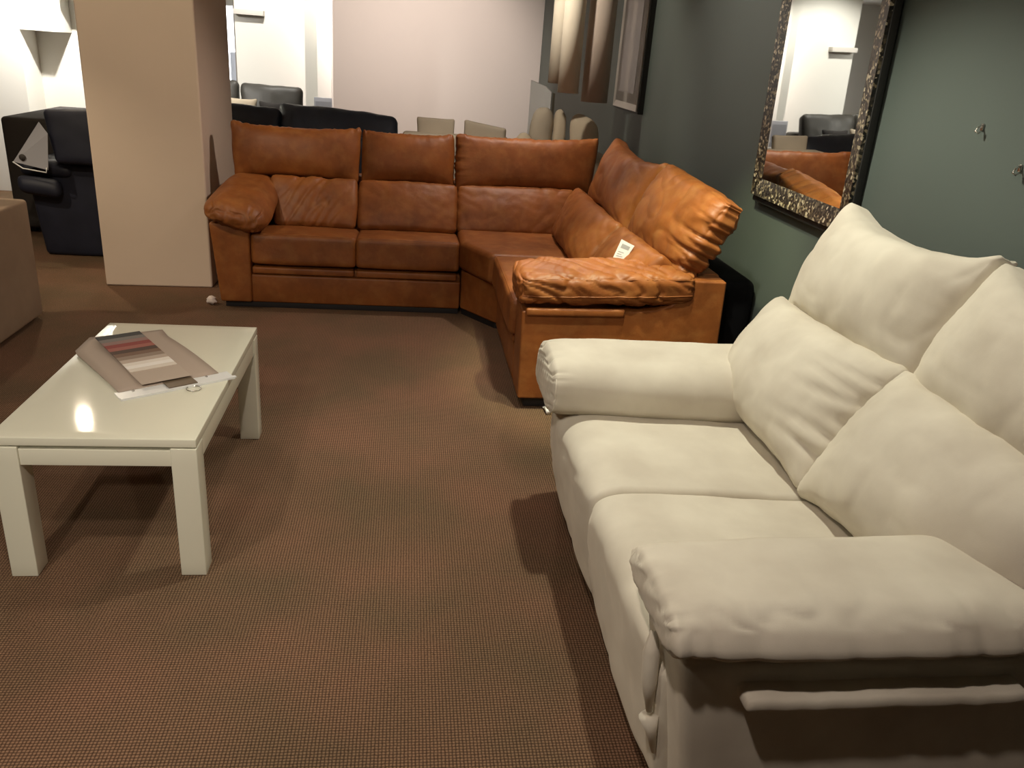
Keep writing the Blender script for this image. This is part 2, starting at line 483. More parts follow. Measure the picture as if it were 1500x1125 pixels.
# colour card lying on the table
zt = TH+.0005
A0, E1, E2 = V((-.868, 2.44, zt)), V((.823, .568, 0)), V((-.568, .823, 0))
def K(a, b, z=0.): return A0+E1*a+E2*b+V((0, 0, z))
sw = thing('swatch_card', 'taupe upholstery colour card with a column of fabric swatches, lying on the coffee table', 'colour card', K(.15, .2))
def board_mesh():
    # slightly bowed sheet with a clipped far-left corner
    vs, fs = [], []; nx, ny = 10, 16
    for lay in (0, 1):
        for j in range(ny+1):
            for i in range(nx+1):
                s, t = i/nx, j/ny
                a0 = 0 if t < .8 else (t-.8)/.2*.07*.9
                a = a0-.015*min(1, t/.8)*(1 if t < .8 else 1-(t-.8)/.2)+s*(.315-a0); b = t*.51
                z = .004+.010*math.sin(t*PI)*(.4+.6*s)+.012*max(0, t-.75)*(1-s)*4
                vs.append(K(a, b, z+lay*.002))
    n = (nx+1)*(ny+1)
    for j in range(ny):
        for i in range(nx):
            q = j*(nx+1)+i
            fs.append((q, q+nx+1, q+nx+2, q+1)); fs.append((n+q, n+q+1, n+q+nx+2, n+q+nx+1))
    B = [i for i in range(nx+1)]+[j*(nx+1)+nx for j in range(1, ny+1)]+[ny*(nx+1)+i for i in range(nx-1, -1, -1)]+[j*(nx+1) for j in range(ny-1, 0, -1)]
    for k in range(len(B)): a, b = B[k], B[(k+1) % len(B)]; fs.append((a, b, n+b, n+a))
    return vs, fs
link('backing_board', *board_mesh(), M['board'], sw)
quadslab('header_bar', [K(-.012, -.062, 0), K(.345, -.062, 0), K(.345, .004, 0), K(-.012, .004, 0)], .004, M['headerw'], sw)
quadslab('header_rail', [K(-.012, -.062, .004), K(.35, -.062, .004), K(.35, -.048, .004), K(-.012, -.048, .004)], .003, M['headerw'], sw, label='raised white rail')
quadslab('clip', [K(.135, -.052, .006), K(.225, -.052, .006), K(.225, .012, .006), K(.135, .012, .006)], .004, M['clip'], sw, label='brown leatherette clip')
quadslab('swatch_pocket', [K(.07, .0, .0145), K(.225, .0, .0145), K(.225, .14, .0165), K(.07, .14, .0165)], .001, mat('pocket_taupe', (.42, .34, .27), .7), sw, label='blank taupe panel below the swatches')
for a in (.04, .27): tube('rivet', [K(a, -.01, .0), K(a, -.01, .0065)], .004, M['chrome'], sw, 10)
cols = [('black', (.012, .012, .014)), ('grey', (.16, .14, .125)), ('pink_grey', (.24, .13, .11)), ('red', (.22, .022, .016)), ('salmon', (.30, .085, .06)),
        ('dark_brown', (.055, .022, .012)), ('tan', (.16, .085, .05)), ('taupe', (.26, .19, .14)), ('dusky_beige', (.45, .36, .29)),
        ('ivory', (.72, .66, .58)), ('pearl', (.80, .76, .70)), ('cream', (.66, .59, .50))]
b = .475
for k, (nm, c) in enumerate(cols):
    w = .031 if k < 9 else .026
    zz = .0165+.0006*(len(cols)-k)
    quadslab('swatch', [K(.072, b-w-.006, zz), K(.222, b-w-.006, zz), K(.222, b, zz+.0005), K(.072, b, zz+.0005)], .0018,
             mat('swatch_'+nm, c, .7), sw, label=nm.replace('_', ' ')+' fabric swatch')
    b -= w
ring = [K(.20+.022*math.cos(t*2*PI/24), -.08+.022*math.sin(t*2*PI/24), .0035) for t in range(25)]
tube('key_ring', ring, .0018, M['chrome'], sw, 6)

# ------------------------------------------------------------------ cream two-seat sofa
cs = thing('two_seat_sofa', 'cream microsuede two-seat sofa with puffy arms and tall headrests, nearest to the camera', 'sofa', (1.05, 1.84, 0))
YN, YF = 1.10, 2.66
def gather(side, amp, freq, ln, s=0., lo=-1, hi=1):
    """stitched gathers running in from one end (side of u: +1/-1)"""
    def f(u, v, w, x):
        e = (1-side*u)
        t = v if abs(v) < .97 else w
        g = nz(t*freq+s*9, e*1.2, s)+.5*nz(t*freq*2.1, e*2, s+5)
        return amp*g*math.exp(-(e/ln)**2)*(1 if lo <= v <= hi else .3)
    return f
def diag(amp, fu, fv, s=0., mask=None, sharp=2.5):
    """sharp creases: ridged noise stretched along one direction"""
    def f(u, v, w, x):
        g = 1-abs(nz(u*fu+v*fv*.4, v*fv, s))*2.2
        g = max(0, g)**sharp
        m = mask(u, v, w) if mask else 1
        return -amp*g*m
    return f
def both(*fs): return lambda u, v, w, x: sum(f(u, v, w, x) for f in fs)

# base
rbox('base', (.60, YN+.10, .03), (1.56, YF-.10, .28), M['cream'], cs, r=.02)
rbox('front_panel', (.545, YN+.20, .02), (.66, YF-.03, .30), M['cream'], cs, r=.015, cell=.05, lump=.002,
     taper=lambda p: (p.x+.03*(1-p.z/.30) if p.x < .6 else p.x, p.y, p.z))
for nm, ya, yb in (('near', YN+.004, YN+.24), ('far', YF-.22, YF-.01)):
    rbox('arm_base', (.50, ya, .02), (1.50, yb, .53), M['cream'], cs, r=.022, cell=.05, lump=.003,
         taper=lambda p: (p.x+.075*(1-p.z/.53) if p.x < .6 else p.x, p.y, p.z))
# flap strip below the near arm pad
rbox('arm_flap', (.61, YN-.046, .460), (1.155, YN+.035, .490), M['cream'], cs, r=.012, cell=.03,
     wr=lambda p: V((0, .006*nz(p.x*26, 0, 2), .005*nz(p.x*18, 0, 1))))
# folds in the slit between near arm front and seat front
tube('front_fold', [V((.490, 1.235, .50)), V((.486, 1.222, .46)), V((.487, 1.212, .40)), V((.494, 1.205, .33))], lambda t: .016*math.sin(PI*(.12+.8*t))+.002, M['cream'], cs, 12)
tube('front_fold', [V((.495, 1.205, .318)), V((.503, 1.20, .285)), V((.515, 1.197, .23))], lambda t: .016*(1-t)+.004, M['cream'], cs, 12)
# waterfall seats: top surface rolls over the front edge and hangs down
wf = [(1.22, .43), (1.0, .447), (.75, .458), (.60, .462), (.535, .452), (.503, .425), (.497, .38), (.503, .30), (.520, .19), (.535, .13), (.56, .12), (.62, .20), (.70, .28), (.95, .30), (1.22, .30)]
def sw_(sd):
    def f(t, i, p):
        q = 0
        if p.x < .62: q += -.006*max(0, 1-abs(nz(p.y*5+p.z*7, p.z*5-p.y*3, sd))*2.6)**2*sm(.50, .36, p.z)
        if p.x > .6: q += -.0025*max(0, 1-abs(nz(p.x*4+p.y*6, p.y*3, sd+4))*3)**2
        return q
    return f
loft('seat_cushion', cs, M['cream'], wf, 1.843, 2.50, r=.022, crown=.012, lump=.006, seed=3, wr=sw_(3), cen=(.62, .36))
loft('seat_cushion', cs, M['cream'], wf, 1.19, 1.840, r=.022, crown=.012, lump=.006, seed=5, wr=sw_(6), cen=(.62, .36))
# lower back cushions
pillowwr = lambda s: diag(.003, 3, 2, s)
cush('back_cushion', cs, M['cream'], [(1.10, 2.52, .47), (1.10, 1.855, .455), (1.31, 1.85, .805), (1.30, 2.60, .775)], .15, r=.035, edge=.22, q=.62, pu=2.6, pv=2.6, cell=.010,
     bow=(.022, .004), ears=.022, lump=.006, seed=11,
     wr=both(lambda u, v, w, x: -.020*max(0, 1-abs(nz(v*3.2-u*1.2, (1-u)*.8, 4))*2.6)**1.6*math.exp(-((1-u)/.42)**2)*sm(-.9, -.5, v)*sm(.85, .5, v), pillowwr(4)))
cush('back_cushion', cs, M['cream'], [(1.10, 1.845, .455), (1.17, 1.18, .47), (1.31, 1.12, .80), (1.31, 1.842, .805)], .15, r=.035, edge=.22, q=.62, pu=2.6, pv=2.6, cell=.010,
     bow=(.022, .004), ears=.018, lump=.006, seed=12,
     wr=both(gather(-1, .006, 6, .12, 4), pillowwr(6)))
# headrest cushions
cush('headrest_cushion', cs, M['cream'], [(1.345, 2.60, .765), (1.345, 1.865, .765), (1.45, 1.805, 1.125), (1.45, 2.53, 1.125)], .14, r=.035, edge=.25, q=.62, pu=2.6, pv=2.6, cell=.010,
     bow=(.02, -.045), bowb=.012, ears=.02, lump=.006, seed=13,
     wr=both(gather(1, .006, 3, .35, 7), pillowwr(9)))
cush('headrest_cushion', cs, M['cream'], [(1.345, 1.855, .765), (1.345, 1.10, .765), (1.45, 1.08, 1.12), (1.45, 1.775, 1.12)], .14, r=.035, edge=.25, q=.62, pu=2.6, pv=2.6, cell=.010,
     bow=(.02, -.045), bowb=.012, ears=.02, lump=.006, seed=14,
     wr=both(gather(-1, .003, 4, .2, 5), pillowwr(2)))
rbox('back_frame', (1.47, YN+.02, .05), (1.62, YF-.02, .86), M['cream'], cs, r=.03)
# arm pads
_, ev = cush('arm_pad', cs, M['cream'], [(.455, YN-.045, .592), (1.22, YN-.045, .585), (1.22, YN+.28, .60), (.455, YN+.28, .580)], .062, r=.075, ru=.018, edge=.60, q=.45, pu=8, pv=2.6, cell=.009, lump=.004, seed=21,
     bow=(0, .01), wr=both(lambda u, v, w, x: (.003*nz(v*5+w*3, 1, 3)-.005*max(0, 1-abs(nz(v*4.3+w*2, u*2, 5))*3)**2)*math.exp(-((1+u)/.10)**2), diag(.005, 5, 1.3, 1, lambda u, v, w: sm(.2, -.9, v)*.9)),
     seam=[[(-.985, .93-1.87*k/30, .80) for k in range(31)]], seam_m=M['creamseam'], seamr=.0016)
_, ev = cush('arm_pad', cs, M['cream'], [(.445, YF-.38, .523), (1.24, YF-.375, .49), (1.24, YF-.04, .54), (.445, YF-.04, .54)], .112, r=.085, ru=.022, edge=.74, q=.45, pu=8, pv=2.4, cell=.008, lump=.003, seed=22,
     bow=(0, .008), wr=both(lambda u, v, w, x: -.008*max(0, 1-abs(nz(w*5+v*3, u*1.5, 3))*3)**2*math.exp(-((1+u)/.10)**2)*(1 if v < .9 else .3)),
     seam=[[(-.955, -.985, .9-1.8*k/30) for k in range(31)]], seam_m=M['creamseam'], seamr=.0022)
for (a, b_) in ((.60, YN+.12), (.60, YF-.10), (1.48, YN+.12), (1.48, YF-.10)):
    rbox('foot', (a, b_-.03, 0), (a+.05, b_+.03, .035), M['plinth'], cs, r=.004)

# ------------------------------------------------------------------ cognac leather corner sofa
ls = thing('corner_sofa', 'cognac brown leather L-shaped corner sofa standing against the grey-green wall', 'corner sofa', (.3, 4.9, 0))
LE = M['leather']
# --- back section, facing the camera
FY = 4.80
rbox('arm_panel', (-1.11, FY-.03, .04), (-.89, 5.60, .50), LE, ls, r=.015, lump=.002, taper=lambda p: (p.x+(.045*(1-p.z/.5) if p.x < -1.0 else 0), p.y, p.z))
rbox('front_rail', (-.90, FY-.01, .035), (.325, FY+.10, .205), LE, ls, r=.012, cell=.05, lump=.002, taper=lambda p: (p.x, p.y+.01*(1-p.z/.2), p.z))
rbox('base', (-.90, FY+.03, .04), (.325, 5.58, .24), LE, ls, r=.01)
for a, b_ in ((-.885, -.305), (-.290, .300)):
    rbox('footrest_strip', (a, FY-.018, .212), (b_, FY+.06, .252), LE, ls, r=.010)
    cush('seat_cushion', ls, LE, [(a-.004, FY-.022, .358), (b_+.014, FY-.022, .358), (b_+.014, 5.42, .318), (a-.004, 5.42, .318)], .098, r=.024, edge=.88, q=.5, cell=.016, lump=.002, seed=int(a*9),
         back=1., seam=[[(-.97+1.94*k/30, -.97, .98) for k in range(31)]])
rbox('plinth', (-1.05, FY+.015, 0), (.32, FY+.05, .04), M['plinth'], ls, r=.002)
rbox('back_frame', (-1.08, 5.44, .04), (1.40, 5.60, .70), LE, ls, r=.02)
# lower back cushions
crA = diag(.005, 3.4, .9, 3, lambda u, v, w: sm(-1.1, -.2, u)*sm(.9, .1, u)*(1 if w > 0 else 0), 3)
cush('back_cushion', ls, LE, [(-.80, 5.13, .415), (-.315, 5.13, .415), (-.31, 5.28, .695), (-.83, 5.28, .695)], .085, r=.028, edge=.6, q=.6, cell=.009, lump=.005, seed=31,
     bow=(.01, .004), wr=both(crA, lambda u, v, w, x: -.012*max(0, 1-abs(nz(u*3.4-v*1.5, v*.5, 8))*3.4)**2*sm(-1, -.3, u)*sm(1, .4, u)))
cush('back_cushion', ls, LE, [(-.30, 5.13, .415), (.305, 5.13, .415), (.305, 5.28, .695), (-.295, 5.28, .695)], .085, r=.028, edge=.6, q=.6, cell=.011, lump=.004, seed=32, bow=(.01, .004),
     wr=diag(.003, 3, 2, 3))
cush('back_cushion', ls, LE, [(.315, 5.13, .42), (1.00, 5.13, .43), (1.06, 5.28, .70), (.315, 5.28, .695)], .085, r=.028, edge=.55, q=.6, cell=.011, lump=.005, seed=33, bow=(.01, .008),
     wr=both(gather(-1, .006, 9, .10, 2), diag(.004, 3, 2, 5)))
# headrest cushions
topc = lambda s: (lambda u, v, w, x: .007*nz(u*14, v*2, s)*math.exp(-((1-v)/.22)**2)+.004*nz(u*26, v*3, s+3)*math.exp(-((1-v)/.15)**2))
cush('headrest_cushion', ls, LE, [(-1.05, 5.32, .68), (-.315, 5.32, .68), (-.30, 5.38, .995), (-1.07, 5.38, .995)], .11, r=.032, edge=.38, q=.6, cell=.011, lump=.005, seed=41, bow=(.006, -.016), ears=.016, wr=topc(1))
cush('headrest_cushion', ls, LE, [(-.285, 5.32, .68), (.285, 5.32, .68), (.275, 5.38, .995), (-.285, 5.38, .995)], .10, r=.032, edge=.38, q=.6, cell=.011, lump=.005, seed=42, bow=(.006, -.012), ears=.012, wr=topc(2))
cush('headrest_cushion', ls, LE, [(.305, 5.32, .68), (1.16, 5.32, .70), (1.20, 5.38, 1.02), (.30, 5.38, .995)], .11, r=.032, edge=.5, q=.55, cell=.011, lump=.005, seed=43, bow=(.01, -.008), ears=.018,
     wr=both(gather(-1, .010, 7, .14, 4), topc(3)))
# left arm pad (rounded, drooping to the front)
def arm_gath(u, v, w, x):
    f = math.exp(-((1+v)/.28)**2)
    return f*(-.012*max(0, 1-abs(nz(u*3.4, w*1.3+v, 6))*2.8)**1.5)
cush('arm_pad', ls, LE, [(-1.13, 4.70, .555), (-.80, 4.70, .475), (-.80, 5.36, .635), (-1.10, 5.36, .635)], .10, r=.10, edge=.68, q=.5, pu=2.6, pv=4, cell=.009, lump=.006, seed=44, bow=(.025, 0),
     wr=arm_gath)

# --- corner wedge
cx = [(.33, FY), (.50, 4.55), (.62, 4.42), (1.40, 4.42), (1.40, 5.55), (.33, 5.55)]
prism('corner_base', cx, 2, .04, .275, LE, ls, bev=.012)
cy = [(.315, FY-.03), (.468, 4.455), (1.06, 4.455), (1.06, 5.40), (.315, 5.40)]
prism('corner_seat', cy, 2, .285, .462, LE, ls, bev=.035)
quadslab('plinth', [(.34, FY+.02, 0), (.52, 4.56, 0), (.56, 4.56, 0), (.38, FY+.03, 0)], .04, M['plinth'], ls, d=(0, 0, 1))
# --- right-hand section, facing left
rbox('base', (.535, 3.42, .06), (1.42, 4.44, .28), LE, ls, r=.012)
rbox('front_rail', (.515, 3.62, .055), (.60, 4.44, .235), LE, ls, r=.012, lump=.003, cell=.05)
rbox('footrest_strip', (.505, 3.64, .24), (.60, 4.42, .285), LE, ls, r=.010, lump=.002)
cush('seat_cushion', ls, LE, [(.478, 3.58, .378), (1.10, 3.58, .355), (1.10, 4.452, .355), (.478, 4.452, .378)], .096, r=.028, edge=.88, q=.5, cell=.014, lump=.003, seed=51, back=1.,
     seam=[[(-.97, -.97+1.94*k/30, .98) for k in range(31)]])
# arm: outer side panel with a stepped top
prof = [(.515, .055), (1.425, .055), (1.41, .635), (1.235, .635), (1.235, .60), (1.215, .555), (1.17, .52), (1.10, .495), (1.0, .485), (.505, .47)]
prism('arm_panel', prof, 1, 3.39, 3.60, LE, ls, bev=.010)
rbox('arm_flap', (.52, 3.372, .452), (.96, 3.40, .487), LE, ls, r=.010, lump=.003, cell=.03, taper=lambda p: (p.x, p.y, p.z+.018*(p.x-.52)))
def armB(u, v, w, x):
    k = .5+nz(u*2.2, v*1.1, 20)*.9                       # where the hide is slack
    a_ = nz(u*1.5, w, 33)*1.2
    g = max(0, 1-abs(nz(u*3.4+(1.1+a_)*v+.8*w, v*.6-w*.5, 9))*3.4)**1.7
    g2 = max(0, 1-abs(nz(u*7-(1.4-a_)*v+w*1.4, v*1.2, 4))*4)**2
    return -(.013*g*max(0, min(1.2, k+.35))+.008*g2*max(0, 1-k))
_, ev = cush('arm_pad', ls, LE, [(.485, 3.37, .560), (1.275, 3.37, .590), (1.275, 3.66, .610), (.485, 3.66, .580)], .082, r=.04, edge=.70, q=.5, pu=5, pv=2.6, cell=.007, lump=.006, seed=52, bow=(.01, .008), wr=armB, back=1.,
     seam=[[(-.985+1.97*k/60, -.97, .86) for k in range(61)]+[(.975, -.97+1.94*k/20, .86) for k in range(21)],
           [(-.985+1.97*k/60, -.99, -.35) for k in range(61)]], seamr=.003)
rbox('plinth', (.55, 3.43, 0), (1.38, 4.40, .056), M['plinth'], ls, r=.004)
# back cushions of the right-hand section
cush('back_cushion', ls, LE, [(.93, 5.05, .455), (.93, 4.14, .455), (1.12, 4.14, .70), (1.08, 5.12, .735)], .11, r=.03, edge=.40, q=.6, cell=.011, lump=.006, seed=61, bow=(.01, .008), ears=.01, wr=diag(.004, 3, 2, 7))
cush('back_cushion', ls, LE, [(.96, 4.12, .455), (.99, 3.56, .48), (1.17, 3.50, .69), (1.13, 4.12, .70)], .10, r=.03, edge=.45, q=.6, cell=.011, lump=.006, seed=62, bow=(.01, .008), ears=.01, wr=diag(.004, 3, 2, 1))
def gB(u, v, w, x):
    e = 1-u
    tt = v*3.0
    g = nz(tt*1.2, e*1.1, 12)
    cr = max(0, 1-abs(nz(tt*.9+e*.5, e*.9, 31))*3.0)**1.5
    cr2 = max(0, 1-abs(nz(tt*1.7-e, e*1.5, 8))*3.4)**2
    return (.012*g-.020*cr-.010*cr2)*math.exp(-(e/.40)**2)
cush('headrest_cushion', ls, LE, [(1.15, 5.08, .66), (1.15, 4.13, .655), (1.31, 4.09, 1.03), (1.28, 5.05, 1.05)], .13, r=.035, edge=.36, q=.6, cell=.011, lump=.008, seed=63, bow=(.02, -.035), ears=.02, wr=diag(.006, 2.4, 1.6, 7))
cush('headrest_cushion', ls, LE, [(1.16, 4.12, .65), (1.25, 3.45, .61), (1.41, 3.355, .985), (1.33, 4.08, 1.04)], .14, r=.045, edge=.42, q=.6, cell=.007, lump=.006, seed=64, bow=(.012, -.006), ears=.0,
     wr=both(gB, diag(.005, 2.4, 1.6, 17)))
rbox('back_frame', (1.24, 3.50, .05), (1.42, 5.5, .64), LE, ls, r=.02)
rbox('shadow_block', (1.43, 3.56, .0), (1.635, 5.55, .60), M['black'], ls, r=.05, cell=.05, label='black block standing in for the shadow behind the sofa')  # black block added in place of the shadow between sofa and wall
for p in ((.62, 3.50), (1.3, 3.50), (-1.0, 4.86)):
    rbox('foot', (p[0]-.03, p[1]-.03, 0), (p[0]+.03, p[1]+.03, .05), M['plinth'], ls, r=.004)

# ------------------------------------------------------------------ small things round the corner sofa
tg = thing('price_tag', 'small white printed price card tucked behind the arm of the leather corner sofa', 'price tag', (1.05, 3.80, .62))
c0, c1, c2, c3 = V((.948, 3.675, .640)), V((1.006, 3.675, .636)), V((1.050, 3.678, .716)), V((.986, 3.682, .744))
def tq(nm, s0, s1, t0, t1, off, m, th=.002, label=None):
    f = lambda s, t: c0*(1-s)*(1-t)+c1*s*(1-t)+c2*s*t+c3*(1-s)*t
    n = (c1-c0).cross(c3-c0).normalized()
    quadslab(nm, [f(s0, t0)+n*off, f(s1, t0)+n*off, f(s1, t1)+n*off, f(s0, t1)+n*off], th, m, tg, label=label)
tq('card', 0, 1, 0, 1, 0, M['card'])
tq('printed_block', .18, .80, .66, .86, .0021, M['cardgrey'], .0006, 'grey printed block')
for k, (a, b_) in enumerate(((.16, .6), (.16, .5), (.16, .66))):
    tq('printed_line', a, b_, .46-.1*k, .50-.1*k, .0021, M['cardgrey'], .0006)

def blob(name, c, r, m, label, cat, seed=0, sq=(1, 1, 1)):
    import bmesh
    bm = bmesh.new(); bmesh.ops.create_icosphere(bm, subdivisions=3, radius=1)
    vs = []
    for v in bm.verts:
        d = 1+.45*noise.noise(v.co*2.2+V((seed, 0, 0)))+.2*noise.noise(v.co*5+V((seed, 3, 0)))
        vs.append(V((v.co.x*sq[0], v.co.y*sq[1], v.co.z*sq[2]))*r*d)
    zmin = min(v.z for v in vs)
    vs = [V(c)+v-V((0, 0, zmin)) for v in vs]
    fs = [tuple(x.index for x in f.verts) for f in bm.faces]; bm.free()
    o = link(name, vs, fs, m, None); tag(o, label, cat); return o
pg = thing('cable_plug', 'white electric plug on the carpet by the near foot of the corner sofa', 'plug', (.65, 3.36, 0))
tube('plug_body', [V((.655, 3.335, .014)), V((.652, 3.355, .016)), V((.645, 3.38, .016))], lambda t: .013*(1-.45*t), M['plug'], pg, 10)
tube('cord', [V((.645, 3.378, .014)), V((.64, 3.41, .006)), V((.66, 3.42, .005)), V((.69, 3.425, .004))], .004, M['plug'], pg, 8)
blob('crumpled_tissue', (-1.135, 4.83, 0), .024, M['paper'], 'scrap of crumpled pinkish tissue on the carpet between column and corner sofa', 'paper', 2, (1.2, 1, .9))

# ------------------------------------------------------------------ mirror, picture, hooks
def framed(root, y0, y1, z0, z1, w, d, mf, X=WX, lip=.012):
    """four mitred frame bars standing proud of the right wall"""
    for nm, q in (('frame_bar', [(y0, z0), (y1, z0), (y1-w, z0+w), (y0+w, z0+w)]), ('frame_bar', [(y0, z1), (y1, z1), (y1-w, z1-w), (y0+w, z1-w)]),
                  ('frame_bar', [(y0, z0), (y0+w, z0+w), (y0+w, z1-w), (y0, z1)]), ('frame_bar', [(y1, z0), (y1-w, z0+w), (y1-w, z1-w), (y1, z1)])):
        vs = []
        for xx, lay in ((X-.001, 0), (X-d, 1)):
            for (a, b_) in q: vs.append((xx, a, b_))
        # front face slopes inwards to the glass
        vs = [V(v) for v in vs]
        vs[6].x += lip; vs[7].x += lip if nm else 0
        if q[1][0] == y0+w or q[1][0] == y1-w:
            vs[7].x -= lip; vs[5].x += lip
        fs = [(0, 1, 2, 3), (4, 7, 6, 5), (0, 4, 5, 1), (1, 5, 6, 2), (2, 6, 7, 3), (3, 7, 4, 0)]
        link(nm, vs, fs, mf, root, smooth=False)
MX = WX-.0
mr = thing('wall_mirror', 'tall wall mirror in a dark mosaic-chip frame above the cream sofa', 'mirror', (WX, 3.30, .95))
MY0, MY1, MZ0, MZ1, MW = 2.865, 3.76, .975, 2.05, .078
framed(mr, MY0, MY1, MZ0, MZ1, MW, .045, M['mosaic'])
rbox('backing', (WX-.030, MY0-.004, MZ0-.03), (WX, MY1+.004, MZ1+.004), M['frameback'], mr, r=.003, label='black rear edge of the frame')
quadslab('mirror_glass', [(WX-.033, MY0+MW-.004, MZ0+MW-.004), (WX-.033, MY0+MW-.004, MZ1-MW), (WX-.033, MY1-MW+.004, MZ1-MW), (WX-.033, MY1-MW+.004, MZ0+MW-.004)], .002, M['mirror'], mr, d=(1, 0, 0))
mr.rotation_euler = (0, -.016, 0)
mr.location.x -= .004
pf = thing('wall_picture', 'narrow framed picture in silver-grey on the grey wall beyond the leather sofa', 'picture', (WX, 6.37, 1.19))
framed(pf, 6.02, 6.74, 1.175, 2.1, .055, .05, M['silver'])
rbox('backing', (WX-.04, 5.995, 1.16), (WX, 6.76, 2.11), M['frameback'], pf, r=.003, label='black rear edge of the frame')
quadslab('mount', [(WX-.041, 6.06, 1.22), (WX-.041, 6.06, 2.06), (WX-.041, 6.70, 2.06), (WX-.041, 6.70, 1.22)], .002, M['mount'], pf, d=(-1, 0, 0))
quadslab('print', [(WX-.044, 6.15, 1.29), (WX-.044, 6.15, 2.0), (WX-.044, 6.61, 2.0), (WX-.044, 6.61, 1.29)], .001, M['picture'], pf, d=(-1, 0, 0))
for (y, z, lab) in ((2.31, 1.40, 'small metal picture hook on the green wall, left of the other hook'), (2.11, 1.31, 'small metal picture hook on the green wall, at the right edge of view')):
    hk = thing('picture_hook', lab, 'hook', (WX, y, z))
    rbox('hook_plate', (WX-.006, y-.006, z-.004), (WX, y+.006, z+.016), M['chrome'], hk, r=.002)
    tube('hook', [V((WX-.004, y, z+.012)), V((WX-.020, y-.004, z+.004)), V((WX-.026, y-.006, z-.006)), V((WX-.020, y-.012, z-.012)), V((WX-.012, y-.014, z-.004))], .0028, M['chrome'], hk, 8)

# ------------------------------------------------------------------ hanging cylinder shades
def shade(x, y, r, z0, z1, m, label, lip=None):
    t = thing('pendant_lampshade', label, 'lampshade', (x, y, z0), 'long cylinder shades hanging near the grey wall')
    vs, fs = [], []; n = 40
    for (rr, zz) in ((r, z0), (r, z1), (r-.004, z1), (r-.004, z0)):
        for k in range(n): vs.append(V((x+rr*math.cos(2*PI*k/n), y+rr*math.sin(2*PI*k/n), zz)))
    for a in range(4):
        for k in range(n): fs.append((a*n+k, a*n+(k+1) % n, ((a+1) % 4)*n+(k+1) % n, ((a+1) % 4)*n+k))
    link('shade', vs, fs, m, t)
    tube('suspension_cord', [V((x, y, z1-.01)), V((x, y, CZ))], .004, M['lampbody'], t, 6)
    tube('spider', [V((x-r, y, z1-.01)), V((x+r, y, z1-.01))], .003, M['lampbody'], t, 6)
shade(1.045, 6.12, .078, 1.325, 2.15, M['shade'], 'ivory cylinder shade, hindmost and farthest left of the hanging three')
shade(1.075, 5.90, .072, 1.275, 2.15, M['shade'], 'ivory cylinder shade hanging between the other ivory one and the taupe one')
shade(1.275, 5.95, .092, 1.225, 2.15, M['shadet'], 'taupe cylinder shade, the one nearest the framed picture')

# ------------------------------------------------------------------ sofas in the background
# navy leather sofa whose back faces us behind the corner sofa
nb = thing('navy_sofa', 'navy leather sofa seen over the backrest of the cognac corner sofa', 'sofa', (-.75, 6.95, 0))
rbox('back_frame', (-1.75, 6.75, .05), (-.12, 6.98, .80), M['navyblue'], nb, r=.04, cell=.06)
cush('headrest_cushion', nb, M['navyblue'], [(-1.75, 6.86, .70), (-1.01, 6.86, .70), (-1.01, 7.0, .945), (-1.75, 7.0, .945)], .11, r=.05, edge=.6, q=.5, cell=.02, lump=.01, seed=71, bow=(0, .01))
cush('headrest_cushion', nb, M['navyblue'], [(-1.02, 6.90, .70), (-.09, 6.82, .68), (-.09, 7.0, .925), (-1.04, 7.12, .97)], .12, r=.06, edge=.6, q=.5, cell=.02, lump=.012, seed=72, bow=(0, .01))
rbox('base', (-1.75, 6.98, .05), (-.12, 7.75, .44), M['navyblue'], nb, r=.04, cell=.06)
for x in (-1.68, -.22): rbox('foot', (x, 6.86, 0), (x+.06, 6.92, .05), M['plinth'], nb, r=.003)
# charcoal sofa by the recess wall
gs = thing('grey_sofa', 'charcoal leather sofa with thick back cushions by the bright recess wall', 'sofa', (-1.7, 9.0, 0))
rbox('base', (-2.62, 8.72, .05), (-1.09, 9.42, .42), M['greysofa'], gs, r=.04, cell=.08)
rbox('arm', (-1.17, 8.70, .05), (-1.00, 9.42, .62), M['greysofa'], gs, r=.05, cell=.08)
rbox('back_frame', (-2.62, 9.20, .05), (-1.06, 9.42, .80), M['greysofa'], gs, r=.04, cell=.08)
cush('back_cushion', gs, M['greysofa'], [(-1.71, 9.06, .64), (-1.10, 9.06, .64), (-1.10, 9.18, 1.00), (-1.71, 9.18, 1.01)], .12, r=.05, edge=.55, q=.5, cell=.022, lump=.01, seed=81)
cush('back_cushion', gs, M['greysofa'], [(-2.36, 9.1, .64), (-1.74, 9.1, .64), (-1.74, 9.22, 1.025), (-2.36, 9.22, 1.025)], .12, r=.05, edge=.55, q=.5, cell=.022, lump=.01, seed=82)
for k in range(2):
    cush('seat_cushion', gs, M['greysofa'], [(-2.58+.70*k, 8.68, .49), (-1.89+.70*k, 8.68, .49), (-1.89+.70*k, 9.2, .47), (-2.58+.70*k, 9.2, .47)], .10, r=.05, edge=.8, cell=.04, seed=83+k)
for x in (-2.55, -1.17): rbox('foot', (x, 8.8, 0), (x+.06, 8.86, .05), M['plinth'], gs, r=.003)
def scatter(name, lab, c, s, m, yaw, tilt, seed=0, group=None, T=.06):
    c = V(c); R = Matrix.Rotation(yaw, 3, 'Z') @ Matrix.Rotation(tilt, 3, 'X')
    u, v = R @ V((s, 0, 0)), R @ V((0, 0, s))
    o, _ = cush(name, None, m, [c-u, c+u, c+u+v*2, c-u+v*2], T, r=.03, edge=.15, q=.55, cell=.02, lump=.004, seed=seed, ears=.018, bow=(-.01, -.01), back=1.)
    tag(o, lab, 'cushion', group); return o
scatter('scatter_cushion', 'small dark grey scatter cushion standing on the charcoal sofa', (-1.33, 8.74, .605), .14, M['greyarm'], .1, -.15, 5, T=.045)
